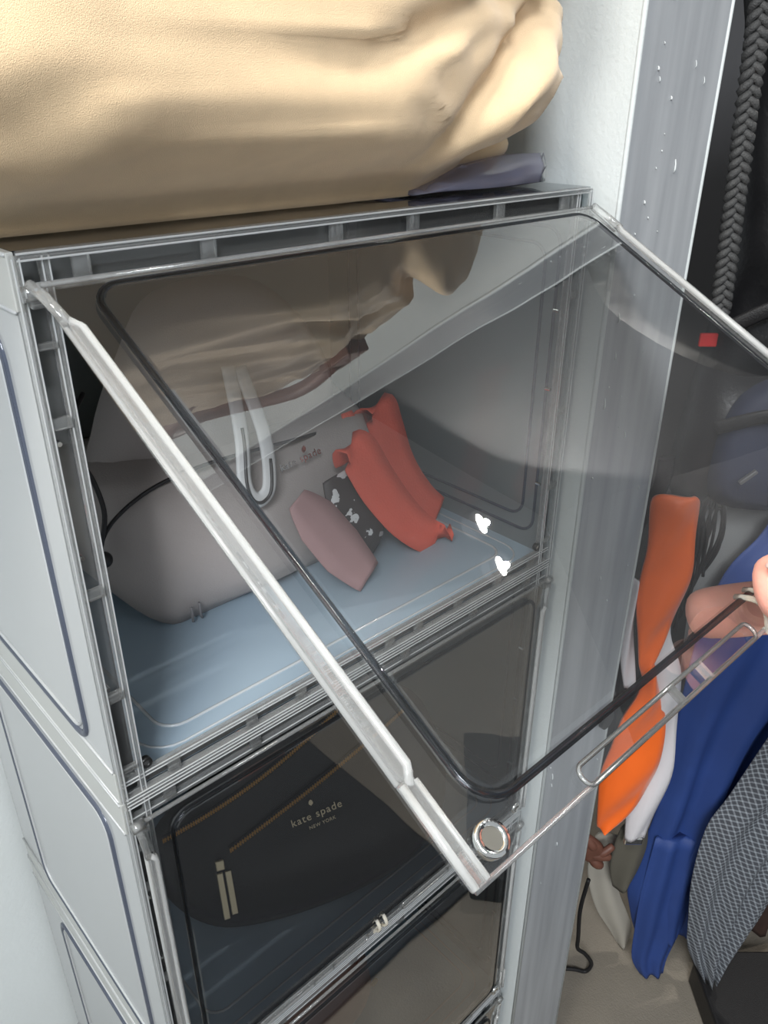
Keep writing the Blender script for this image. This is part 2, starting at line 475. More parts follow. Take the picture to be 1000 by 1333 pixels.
# ------------------------------------------------------------------ clear display boxes
HZ = H-0.012                               # hinge height inside one box
def make_door():
    """hanging door, hinge line at z=0, front towards -Y; returns list of (name, bmesh, material, smooth)"""
    L = 0.247
    parts = []
    bm = bmesh.new()                       # the sheet itself with a raised middle panel
    ring_o = rrect(0.004, W-0.004, -L, -0.002, 0.004, 4)
    ring_a = rrect(0.0205, W-0.0205, -0.2345, -0.0085, 0.012, 4)
    ring_b = rrect(0.0235, W-0.0235, -0.2315, -0.0115, 0.010, 4)
    for yb in (0.0,):
        R = [[bm.verts.new((u, y, v)) for u, v in ring] for ring, y in ((ring_o, -0.0012), (ring_a, -0.0012), (ring_b, -0.0040))]
        for a, b in zip(R, R[1:]):
            for k in range(len(a)): bm.faces.new((a[k], a[(k+1) % len(a)], b[(k+1) % len(a)], b[k]))
        bm.faces.new(R[-1])
    parts.append(('pane', bm, 'door', False))
    bm = bmesh.new()
    tube(bm, [(u, -0.0030, v) for u, v in rrect(0.0215, W-0.0215, -0.2335, -0.0095, 0.012, 6)], 0.0013, 10, closed=True)
    parts.append(('panel_rib', bm, 'groove', True))
    def T(name, pts, r, mat, n=10, flat=None, up=(0, 0, 1), closed=False):
        bm = bmesh.new(); tube(bm, pts, r, n, closed=closed, flat=flat, up=up)
        parts.append((name, bm, mat, True))
    def B(name, dims, mat, bev=0.0003):
        bm = bmesh.new(); bx(bm, *dims, bev=bev); parts.append((name, bm, mat, False))
    for s in (0, 1):
        X = (lambda x: x) if s == 0 else (lambda x: W-x)
        # long side rail of two beads and a web, its narrow arm to the hinge and its stepped foot
        T('rail', [(X(0.0070), -0.0035, -0.0255), (X(0.0098), -0.0035, -0.030), (X(0.0104), -0.0035, -0.212), (X(0.0075), -0.0030, -0.217)], 0.0015, 'rail_bead')
        B('rail_web', (*sorted((X(0.0058), X(0.0110))), -0.0042, -0.0014, -0.215, -0.027), 'bright_bar', 0.0009)
        T('rail_bead', [(X(0.0055), -0.0012, -0.023), (X(0.0060), -0.0012, -0.215)], 0.0011, 'rail_bead')
        T('hinge_arm', [(X(0.0035), -0.0015, -0.002), (X(0.0050), -0.0025, -0.012), (X(0.0062), -0.0030, -0.0265)], 0.0020, 'bright_bar')
        T('hinge_arm_bead', [(X(0.0075), 0.0, -0.004), (X(0.0095), -0.0005, -0.026)], 0.0009, 'rail_bead')
        B('rail_foot', (*sorted((X(0.0045), X(0.0100))), -0.0040, -0.0012, -0.2465, -0.2150), 'bright_bar', 0.0008)
        T('foot_bead', [(X(0.0052), -0.0040, -0.216), (X(0.0050), -0.0040, -0.2462)], 0.0012, 'rail_bead')
        T('foot_bead', [(X(0.0098), -0.0035, -0.2165), (X(0.0098), -0.0035, -0.2460)], 0.0010, 'rail_bead')
        bm = bmesh.new()
        disc(bm, (X(0.0175), -0.0045, -0.2395), 0.0050, 0.0030, 'Y', 24, 0.0032)
        parts.append(('magnet_cup', bm, 'chrome', True))
        bm = bmesh.new()
        disc(bm, (X(0.0175), -0.0040, -0.2395), 0.0032, 0.0020, 'Y', 20)
        parts.append(('magnet', bm, 'steel', False))
        x0, x1 = (0.054, 0.160) if s == 0 else (W-0.160, W-0.054)
        T('grip_slot', [(u, -0.0030, v) for u, v in rrect(x0, x1, -0.2465, -0.2400, 0.0028, 4)], 0.0008, 'clip', 6, closed=True)
        for xx in (x0+0.052, x0+0.070):
            B('slot_rib', (xx, xx+0.0015, -0.0042, -0.0012, -0.2465, -0.2400), 'clip', 0)
    for dx in (-0.0035, 0.0035):           # curved pull in the middle of the bottom edge
        T('pull_tab', [(W/2-0.006+dx, -0.0015-0.006*math.sin(t*PI), -0.2310-0.016*t) for t in [k/10 for k in range(11)]], 0.0010, 'tab', 8, flat=(1.0, 1.6))
    B('pull_base', (W/2-0.011, W/2-0.001, -0.0022, -0.0008, -0.2495, -0.2455), 'tab')
    T('edge_lip', [(0.006, -0.0010, -0.2465), (W-0.006, -0.0010, -0.2465)], 0.0009, 'bar', 8)
    T('top_lip', [(0.006, -0.0010, -0.0025), (W-0.006, -0.0010, -0.0025)], 0.0012, 'bar', 8)
    return parts

DOORPARTS = [(n, (lambda b, n=n, m=m, s=s: obj(n, b, m, None, s))(b), m) for n, b, m, s in make_door()]
CLIP_MESH = {}

def clip_mesh(kind):
    if kind not in CLIP_MESH:
        bm = bmesh.new()
        if kind == 'flat': bx(bm, -0.0035, 0.0035, -0.003, 0.0, -0.005, 0.005, 0.0006)
        else: bx(bm, -0.005, 0.005, -0.003, 0.0, -0.0026, 0.0026, 0.0006)
        me = bpy.data.meshes.new('clip'); bm.to_mesh(me); bm.free(); me.materials.append(M['clip'])
        CLIP_MESH[kind] = me
    return CLIP_MESH[kind]

first_door = [True]
def display_box(z0, label, angle):
    root = thing('display_box', label, 'storage box', (0, 0, z0), 0, 'clear acrylic display boxes stacked beside the pillar')
    T = 0.0022
    h = H-0.001
    P = lambda n, d, m, bev=0: box(n, d, m, root, bev)
    # base with an embossed round-cornered field
    bm = bmesh.new(); bx(bm, T, W-T, 0.006, D-T, 0.0015, 0.0040)
    obj('base_panel', bm, 'floorpanel', root)
    for ring, rr in ((rrect(0.0400, W-0.022, 0.0285, D-0.025, 0.014, 5), 0.0011), (rrect(0.0250, W-0.012, 0.0160, D-0.012, 0.020, 5), 0.0008)):
        bm = bmesh.new(); tube(bm, [(u, v, 0.0041) for u, v in ring], rr, 6, closed=True)
        obj('base_rib', bm, 'rib', root, True)
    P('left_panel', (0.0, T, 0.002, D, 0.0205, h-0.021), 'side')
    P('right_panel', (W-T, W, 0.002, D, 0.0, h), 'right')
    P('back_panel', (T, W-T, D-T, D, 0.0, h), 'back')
    P('top_panel', (T, W-T, 0.004, D-T, h-T, h), 'clear')
    # milky rims of the left side
    P('side_rim', (-0.0006, T, 0.002, D, 0.0, 0.0205), 'milk', 0.0004)
    P('side_rim', (-0.0006, T, 0.002, D, h-0.021, h), 'milk', 0.0004)
    for z in (0.0208, h-0.0213, 0.0008, h-0.0010):
        bm = bmesh.new(); tube(bm, [(-0.0006, 0.003, z), (-0.0006, D, z)], 0.0008, 6)
        obj('rim_line', bm, 'rib', root, True)
    # embossed frames on the left and right panels, a slate groove with a white bead inside it
    bm = bmesh.new()
    tube(bm, [(-0.0004, u, v) for u, v in rrect(0.0330, D-0.055, 0.0270, h-0.036, 0.012, 5)], 0.0010, 6, closed=True)
    obj('side_bead', bm, 'rib', root, True)
    bm = bmesh.new()
    tube(bm, [(0.0006, u, v) for u, v in rrect(0.0285, D-0.051, 0.0230, h-0.032, 0.014, 5)], 0.0024, 8, closed=True, flat=(1.0, 1.0))
    obj('side_groove', bm, 'slate', root, True)
    for ring in (rrect(0.0180, D-0.030, 0.0180, h-0.026, 0.012, 5), rrect(0.0290, D-0.042, 0.0290, h-0.037, 0.012, 5)):
        bm = bmesh.new(); tube(bm, [(W-0.0024, u, v) for u, v in ring], 0.0012, 6, closed=True)
        obj('panel_groove', bm, 'slate', root, True)
    # back corner posts
    for x in (0.0015, W-0.0015):
        bm = bmesh.new(); tube(bm, [(x, D-0.0015, 0.001), (x, D-0.0015, h)], 0.0016, 8)
        obj('corner_post', bm, 'bar', root, True)
    # front frame: two uprights of paired bars, header and sill of paired bars
    for s in (0, 1):
        X = (lambda x: x) if s == 0 else (lambda x: W-x)
        for nm, x0, x1, y0, y1, m in (('front_post', 0.0, 0.0030, -0.0005, 0.0045, 'bar'), ('inner_post', 0.0112, 0.0140, 0.0010, 0.0060, 'bar'), ('post_web', 0.0030, 0.0112, 0.0050, 0.0060, 'web')):
            a, b = sorted((X(x0), X(x1)))
            P(nm, (a, b, y0, y1, 0.001, h-0.001), m, 0.0008 if m == 'bar' else 0)
    for nm, z0_, z1_, y0, y1, m in (('header_bar', h-0.0030, h, -0.0005, 0.0045, 'bar'), ('header_bar', h-0.0150, h-0.0120, 0.0015, 0.0065, 'bar'), ('header_web', h-0.0120, h-0.0030, 0.0050, 0.0060, 'web'),
                                    ('sill_bar', 0.0, 0.0028, -0.0005, 0.0045, 'bar'), ('sill_bar', 0.0100, 0.0125, 0.0015, 0.0060, 'bar'), ('sill_web', 0.0028, 0.0100, 0.0050, 0.0058, 'web')):
        P(nm, (0.003, W-0.003, y0, y1, z0_, z1_), m, 0.0008 if m == 'bar' else 0)
    for s in (0, 1):                       # white threads painting the glints along the moulding edges
        X = (lambda x: x) if s == 0 else (lambda x: W-x)
        for x, y in ((0.0004, -0.0006), (0.0029, -0.0005), (0.0114, 0.0010), (0.0139, 0.0010)):
            bm = bmesh.new(); tube(bm, [(X(x), y, 0.002), (X(x), y, h-0.002)], 0.0004, 5)
            obj('edge_glint', bm, 'rib', root)
        for z, y in ((h-0.0006, -0.0006), (h-0.0030, -0.0005), (h-0.0122, 0.0014), (0.0006, -0.0005), (0.0028, -0.0005), (0.0102, 0.0014), (0.0124, 0.0014)) if s == 0 else ():
            bm = bmesh.new(); tube(bm, [(0.002, y, z), (W-0.002, y, z)], 0.0004, 5)
            obj('edge_glint', bm, 'rib', root)
    spots = [('flat', x, h-0.0075) for x in (0.026, 0.081, 0.150, 0.201, 0.269, 0.330)]
    spots += [('flat', x, 0.0065) for x in (0.031, 0.080, 0.115, 0.187, 0.213, 0.252, 0.294, 0.333)]
    spots += [('up', x, z) for z in (0.066, 0.124, 0.204) for x in (0.0070, W-0.0070)] + [('up', x, z) for z in (0.020, 0.235) for x in (0.0070, W-0.0070)]
    for k, x, z in spots:
        c = bpy.data.objects.new('clip', clip_mesh(k)); C.objects.link(c); c.parent = root
        c.location = (x, 0.0035, z)
        c.scale = (1, 1, 0.55 if (k == 'up' and z in (0.020, 0.235)) else 1)
    # magnets in the frame's lower corners, screws on the uprights
    for x in (0.0165, W-0.0165):
        bm = bmesh.new(); disc(bm, (x, 0.0012, 0.0175), 0.0031, 0.003, 'Y', 18, 0.0016)
        m_ = obj('magnet_socket', bm, 'darksteel', root, True)
        bm = bmesh.new(); disc(bm, (x, 0.0016, 0.0175), 0.0014, 0.002, 'Y', 14)
        obj('magnet_pin', bm, 'chrome', m_)
    for z in (0.072, 0.143, 0.196):
        for x in (0.0048, W-0.0220):
            bm = bmesh.new(); disc(bm, (x, 0.001, z), 0.0011, 0.004, 'Y', 10)
            obj('rivet', bm, 'chrome', root)
    # hinge knuckles
    for s in (0, 1):
        X = (lambda x: x) if s == 0 else (lambda x: W-x)
        bm = bmesh.new()
        tube(bm, [(X(0.0005), -0.0030, HZ-0.003), (X(0.0075), -0.0030, HZ-0.003)], 0.0030, 12)
        hg = obj('hinge', bm, 'clip', root, True)
        bm = bmesh.new(); bx(bm, *sorted((X(0.0030), X(0.0100))), -0.0045, 0.0030, HZ-0.0085, HZ-0.0045, 0.0006)
        obj('hinge_block', bm, 'clip', hg)
    # the door
    hinge_m = Matrix.Translation((0, -0.0015, HZ)) @ Matrix.Rotation(-angle, 4, 'X')
    pane = None
    for n, o, m in DOORPARTS:
        c = o.copy() if not first_door[0] else o
        if c is not o: C.objects.link(c)
        if pane is None:
            c.name = 'door'; c.parent = root; c.matrix_local = hinge_m; pane = c
        else:
            c.parent = pane
    first_door[0] = False
    return root

A62 = math.radians(62)
box_top = display_box(2*H, 'topmost clear box, its door lifted open, holding the taupe handbag', A62)
box_mid = display_box(H, 'closed clear box second from the top, holding the black leather pouch', 0)
box_low = display_box(0, 'closed clear box third from the top, dim inside, below the black pouch', 0)
box_base = display_box(-H, 'lowest clear box of the stack, standing on the carpet', 0)

# ------------------------------------------------------------------ tan canvas bag on the stack
def canvas_bag():
    root = thing('canvas_bag', 'big tan canvas bag slumped on top of the clear box stack', 'bag', (0.10, 0.13, 3*H))
    bm = bmesh.new()
    NU, NV = 260, 110
    rnd = random.Random(3)
    import mathutils
    ns = mathutils.noise
    cx, cy, hw, hd = 0.0, 0.0, 0.231, 0.152
    rows = []
    for j in range(NV+1):
        v = j/NV
        z = 0.0+0.26*v
        prof = 1.0 - 0.34*math.exp(-(v/0.095)**2)
        if v > 0.7: prof *= math.sqrt(max(0.0, 1-((v-0.7)/0.3)**2))*0.65+0.35
        row = []
        for i in range(NU):
            t = 2*PI*i/NU
            c, s = math.cos(t), math.sin(t)
            e = 0.42
            x = hw*(prof**0.3)*math.copysign(abs(c)**e, c)
            y = hd*prof*math.copysign(abs(s)**e, s)
            f = 0.0
            if s < 0.2:
                # the long diagonal fold on the right and its lit flap
                d = ((z-0.025)-(x-0.122)*0.78+0.35*max(0.0, x-0.17)**1.0*(z-0.05))/1.27
                m = 1/(1+math.exp(-(x-0.112)/0.006))
                f += m*(-0.013*math.exp(-((d-0.009)/0.009)**2)+0.006/(1+math.exp(d/0.003)))
                # little sharp crease, hollows and humps of the slumped cloth
                q = (z-0.083)-(x-0.037)*1.2-6*(x-0.037)**2
                f += 0.0035*math.exp(-(q/0.0028)**2-((x-0.037)/0.010)**2)
                f += -0.010*math.exp(-((x-0.150)/0.022)**2-((z-0.090)/0.014)**2)
                f += -0.008*math.exp(-((x-0.085)/0.05)**2-((z-0.080-(x-0.1)*0.35)/0.009)**2)
                f += 0.006*math.exp(-((x-0.065)/0.05)**2-((z-0.045)/0.018)**2)
                f += -0.006*math.exp(-((x-0.020)/0.03)**2-((z-0.100)/0.014)**2)
                f += 0.006*math.exp(-((x+0.075)/0.03)**2-((z-0.055)/0.04)**2)
                f += -0.007*math.exp(-((x+0.030-(z-0.06)*0.4)/0.013)**2-((z-0.070)/0.035)**2)
                f += 0.007*ns.noise(Vector((x*22+3, y*22, z*30)))+0.0035*ns.noise(Vector((x*48, y*30, z*62+9)))
                w = abs(ns.noise(Vector((x*15+z*22, y*10, z*22-x*16))))
                f += 0.0032*max(0.0, 1-w*6)
                f *= 1-max(0.0, c)**8*0.8
                if z < 0.03: f *= max(0.15, z/0.03)
            nx, ny = c/hw, s/hd
            l = math.hypot(nx, ny)
            row.append(bm.verts.new((x+nx/l*f, y+ny/l*f, z+max(0.0, x-0.125)*0.20*(1-v)**4)))
        rows.append(row)
    for A, B in zip(rows, rows[1:]):
        for k in range(NU): bm.faces.new((A[k], A[(k+1) % NU], B[(k+1) % NU], B[k]))
    bm.faces.new(rows[0][::-1]); bm.faces.new(rows[-1])
    obj('body', bm, 'canvas', root, True)
    bm = bmesh.new()                       # the hem corner curling out at the bottom right
    pts = smooth_path([(0.170, -0.085, 0.016), (0.205, -0.088, 0.020), (0.222, -0.080, 0.022), (0.228, -0.070, 0.014), (0.226, -0.072, 0.006)], 6)
    tube(bm, pts, [0.004+0.0025*math.sin(PI*k/(len(pts)-1)) for k in range(len(pts))], 12)
    obj('hem_fold', bm, 'canvas', root, True)
    bm = bmesh.new()                       # leather handle standing on the bag's front, seen mirrored in the open door
    for x in (0.045, 0.165):
        b2 = bmesh.new(); bx(b2, x-0.010, x+0.010, -0.152, -0.140, 0.150, 0.190, 0.001); obj('handle_tab', b2, 'leather', root)
    pts = smooth_path([(0.045, -0.148, 0.18), (0.050, -0.150, 0.24), (0.105, -0.140, 0.285), (0.160, -0.150, 0.24), (0.165, -0.148, 0.18)], 8)
    tube(bm, pts, 0.0055, 10)
    tag(obj('handle', bm, 'leather', root, True), 'brown leather handle')
canvas_bag()

def lilac_sleeve():
    bm = bmesh.new()
    n = 18; rows = []
    for i in range(n+1):
        t = i/n
        x = 0.225+0.108*t
        top = 0.003+0.015*math.sin(min(1, t*1.15)*PI*0.5)**1.3
        rows.append([bm.verts.new((x, 0.026+0.003*math.sin(7*t), 0.0006)), bm.verts.new((x, 0.019+0.002*math.sin(9*t), 0.002)), bm.verts.new((x+0.002*t, 0.021, top*0.6)), bm.verts.new((x+0.003*t, 0.026+0.002*math.sin(12*t), top)), bm.verts.new((x, 0.08, top*0.8)), bm.verts.new((x, 0.08, 0.0006))])
    for A, B in zip(rows, rows[1:]):
        for k in range(6): bm.faces.new((A[k], A[(k+1) % 6], B[(k+1) % 6], B[k]))
    bm.faces.new(rows[0]); bm.faces.new(rows[-1][::-1])
    o = obj('plastic_sleeve', bm, 'lilac', None, True)
    o.location = (0, 0, 3*H)
    tag(o, 'folded lilac plastic sleeve squashed under the tan canvas bag', 'plastic sleeve')
lilac_sleeve()

# ------------------------------------------------------------------ inside the top box
ZB = 2*H+0.0043
def taupe_bag():
    root = thing('handbag', 'taupe leather handbag with black piping lying in the open top box', 'handbag', (0.10, 0.115, ZB))
    # lower body: wide boat-shaped base, rounded front with a nose at its left
    bm = bmesh.new()
    prof = [(0.000, 0.000), (0.012, -0.010), (0.030, -0.016), (0.055, -0.014), (0.080, -0.004), (0.100, 0.010), (0.103, 0.025)]
    prof = [(z, y) for z, y in prof]
    nx = 40; rows = []
    for i in range(nx+1):
        t = i/nx
        x = -0.046+0.236*t
        end = min(1.0, t/0.20)
        e = math.sin(end*PI/2)**0.7
        endr = min(1.0, (1-t)/0.12); e2 = math.sin(max(0.02, endr)*PI/2)**0.5
        row = []
        for z, y in prof:
            zz = z*(0.80+0.20*e) + (1-e)*0.062*(1-z/0.12)
            yy = y*e*e2+(1-e)*0.075+(1-e2)*0.05
            yy += 0.006*math.sin(t*9+z*30)*e*e2*(z > 0.01)
            row.append(bm.verts.new((x, yy, zz)))
        row.append(bm.verts.new((x, 0.07, 0.100+0.012*e)))
        row.append(bm.verts.new((x, 0.135, 0.090)))
        row.append(bm.verts.new((x, 0.140, 0.010)))
        row.append(bm.verts.new((x, 0.100, 0.000+(1-e)*0.05)))
        rows.append(row)
    m = len(rows[0])
    for A, B in zip(rows, rows[1:]):
        for k in range(m): bm.faces.new((A[k], A[(k+1) % m], B[(k+1) % m], B[k]))
    bm.faces.new(rows[0]); bm.faces.new(rows[-1][::-1])
    bmesh.ops.subdivide_edges(bm, edges=bm.edges, cuts=0)
    obj('body', bm, 'taupe', root, True)
    # upper part of the bag leaning back
    bm = bmesh.new()
    o_ = smooth_path([(-0.026, 0.070, 0), (-0.014, 0.125, 0), (0.010, 0.170, 0), (0.040, 0.205, 0), (0.110, 0.205, 0), (0.160, 0.165, 0), (0.185, 0.110, 0), (0.170, 0.070, 0), (0.07, 0.060, 0)], 5, True)
    puff(bm, [(p[0], p[1]) for p in o_], 0.030, 7, 0.9, lambda x, z: 0.004*math.sin(x*55+z*20))
    o = obj('upper_body', bm, 'taupe', root, True); o.location = (0, 0.058, 0)
    # piping along the seam between base and upper part
    bm = bmesh.new()
    pts = smooth_path([(-0.038, 0.018, 0.064), (-0.030, 0.010, 0.084), (-0.006, 0.004, 0.100), (0.030, 0.002, 0.106), (0.075, 0.004, 0.104), (0.12, 0.008, 0.100), (0.165, 0.02, 0.095)], 6)
    tube(bm, pts, 0.0013, 8)
    tag(obj('piping', bm, 'piping', root, True), 'black piping along the seam')
    bm = bmesh.new()
    pts = smooth_path([(-0.040, 0.012, 0.066), (-0.034, 0.010, 0.090), (-0.036, 0.012, 0.112), (-0.044, 0.010, 0.134), (-0.040, 0.018, 0.150), (-0.026, 0.03, 0.160)], 6)
    tube(bm, pts, 0.0016, 8)
    tag(obj('cord', bm, 'piping', root, True), 'thin black cord at the bag\'s left end')
    bm = bmesh.new(); bmesh.ops.create_uvsphere(bm, u_segments=14, v_segments=10, radius=0.0052, matrix=Matrix.Translation((-0.039, 0.010, 0.061)))
    obj('cord_knob', bm, 'piping', root, True)
    # loose leather loop hanging over the front
    bm = bmesh.new()
    pts = smooth_path([(0.066, 0.018, 0.160), (0.060, 0.000, 0.120), (0.052, -0.012, 0.094), (0.054, -0.016, 0.082), (0.062, -0.016, 0.079), (0.070, -0.014, 0.088), (0.076, -0.002, 0.118), (0.074, 0.018, 0.158)], 7)
    tube(bm, pts, 0.0042, 10, flat=(0.45, 1.3), up=(0, 1, 0))
    h_ = tag(obj('handle_loop', bm, 'handle', root, True), 'leather handle loop paled by a painted reflection')
    bm = bmesh.new(); tube(bm, [(p[0], p[1]-0.0025, p[2]-0.0012) for p in pts[6:-10]], 0.0012, 6)
    obj('edge_stitching', bm, 'piping', h_, True)
    # small bottom tab at the nose
    bm = bmesh.new(); tube(bm, smooth_path([(0.008, -0.0145, 0.020), (0.009, -0.013, 0.010), (0.013, -0.007, 0.0025)], 4), 0.0010, 6)
    tube(bm, smooth_path([(0.002, -0.0145, 0.019), (0.003, -0.013, 0.010), (0.006, -0.007, 0.0025)], 4), 0.0010, 6)
    obj('corner_seam', bm, 'taupedark', root, True)
    # lettering in metal on the front, sloping up to the right
    rot = Matrix.Rotation(PI/2-0.25, 4, 'X')
    mt = Matrix.Translation((0.104, -0.0035, 0.0905)) @ Matrix.Rotation(-0.10, 4, 'Y') @ rot
    text_mesh('lettering', 'kate spade', 0.0072, 'silver', root, mt, 0.0005, 1.15)
    bm = bmesh.new()
    spade(bm, 0.0022)
    o = obj('spade_emblem', bm, 'silver', root); o.location = (0.107, -0.004, 0.0975)
def spade(bm, r):
    """flat spade emblem facing -Y"""
    pts = []
    for k in range(25):
        t = k/24
        a = -PI/2+2*PI*t
        pts.append((r*0.95*math.sin(2*PI*t)*(0.55+0.45*abs(math.sin(PI*t))), r*(-0.15+math.cos(2*PI*t)*0.9) if 0.25 < t < 0.75 else r*(1.2*math.cos(2*PI*t)**1.0*0.9)))
    vs0 = [bm.verts.new((x, 0, z)) for x, z in pts[:-1]]; vs1 = [bm.verts.new((x, 0.0005, z)) for x, z in pts[:-1]]
    n = len(vs0)
    bm.faces.new(vs0); bm.faces.new(vs1[::-1])
    for k in range(n): bm.faces.new((vs0[k], vs1[k], vs1[(k+1) % n], vs0[(k+1) % n]))
    bx(bm, -r*0.15, r*0.15, 0, 0.0005, -r*1.3, -r*0.5)
taupe_bag()

def band(bm, pts, w, th=0.0014, wdir=(1, 0, 0), n=None):
    """flat ribbon with thickness along a path; w may be a list"""
    P = smooth_path(pts, 6); m = len(P); rows = []
    for i, p in enumerate(P):
        t = (P[min(i+1, m-1)]-P[max(i-1, 0)]).normalized()
        ww = (w if not isinstance(w, (list, tuple)) else w[0]+(w[-1]-w[0])*i/(m-1))
        if isinstance(w, (list, tuple)) and len(w) > 2:
            q = i/(m-1)*(len(w)-1); k = min(int(q), len(w)-2); ww = w[k]+(w[k+1]-w[k])*(q-k)
        d = Vector(wdir); d = (d-t*d.dot(t)).normalized(); nn = t.cross(d)
        rows.append([bm.verts.new(p+d*a*ww/2+nn*b*th/2) for a, b in ((-1, -1), (-0.33, -1.8), (0.33, -0.6), (1, -1), (1, 1), (0.33, 1.4), (-0.33, 0.4), (-1, 1))])
    for A, B in zip(rows, rows[1:]):
        for k in range(8): bm.faces.new((A[k], A[(k+1) % 8], B[(k+1) % 8], B[k]))
    bm.faces.new(rows[0]); bm.faces.new(rows[-1][::-1])

def coral_scarf():
    root = thing('scarf', 'coral cloth scarf in two loops beside the taupe handbag', 'scarf', (0.287, 0.125, ZB+0.001))
    bm = bmesh.new()
    band(bm, [(-0.004, 0.020, 0.060), (-0.003, 0.010, 0.094), (0.003, 0.000, 0.103), (0.009, -0.003, 0.085), (0.018, -0.008, 0.052), (0.034, -0.016, 0.022), (0.052, -0.022, 0.004)], [0.024, 0.030, 0.034, 0.034, 0.034, 0.032, 0.026], 0.0012)
    obj('front_loop', bm, 'coral', root, True)
    bm = bmesh.new()
    band(bm, [(-0.056, -0.030, 0.084), (-0.058, -0.036, 0.098), (-0.051, -0.040, 0.092), (-0.036, -0.043, 0.064), (-0.012, -0.046, 0.030), (0.012, -0.050, 0.007), (0.030, -0.050, 0.004)], [0.018, 0.028, 0.034, 0.034, 0.032, 0.028, 0.020], 0.0012)
    obj('back_loop', bm, 'coral', root, True)
    bm = bmesh.new()
    band(bm, [(-0.024, 0.006, 0.104), (-0.022, -0.006, 0.082), (-0.012, -0.014, 0.052), (0.004, -0.020, 0.026)], [0.010, 0.018, 0.018, 0.010], 0.0012)
    obj('inner_fold', bm, 'coral', root, True)
    root2 = thing('silk_scarf', 'dusty rose scarf end lying over the right of the taupe handbag', 'scarf', (0.205, 0.076, ZB+0.001))
    bm = bmesh.new()
    band(bm, [(-0.020, 0.016, 0.072), (-0.010, 0.008, 0.055), (0.004, -0.002, 0.030), (0.020, -0.012, 0.006)], [0.018, 0.036, 0.038, 0.026], 0.0008)
    obj('cloth_end', bm, 'rose', root2, True)
    # patterned twist between the two scarves
    m, nt, out = new_mat('black_white_print')
    N, L = nt.nodes, nt.links
    p = N.new('ShaderNodeBsdfPrincipled'); p.inputs['Roughness'].default_value = 0.5
    tc = N.new('ShaderNodeTexCoord'); n = N.new('ShaderNodeTexNoise'); n.inputs['Scale'].default_value = 75; n.inputs['Detail'].default_value = 3
    cr = N.new('ShaderNodeValToRGB'); cr.color_ramp.interpolation = 'CONSTANT'
    cr.color_ramp.elements[0].color = srgb(52, 44, 46); cr.color_ramp.elements[1].position = 0.58; cr.color_ramp.elements[1].color = srgb(205, 205, 205)
    L.new(tc.outputs['Object'], n.inputs['Vector']); L.new(n.outputs['Fac'], cr.inputs[0]); L.new(cr.outputs[0], p.inputs['Base Color']); L.new(p.outputs[0], out.inputs[0])
    root3 = thing('bandana', 'black and white printed cloth tucked between handbag and coral scarf', 'scarf', (0.228, 0.086, ZB+0.001))
    bm = bmesh.new()
    band(bm, [(-0.006, 0.008, 0.078), (-0.002, 0.000, 0.056), (0.006, -0.006, 0.030), (0.002, 0.000, 0.006)], [0.026, 0.038, 0.040, 0.032], 0.0014)
    obj('cloth_fold', bm, m, root3, True)
coral_scarf()

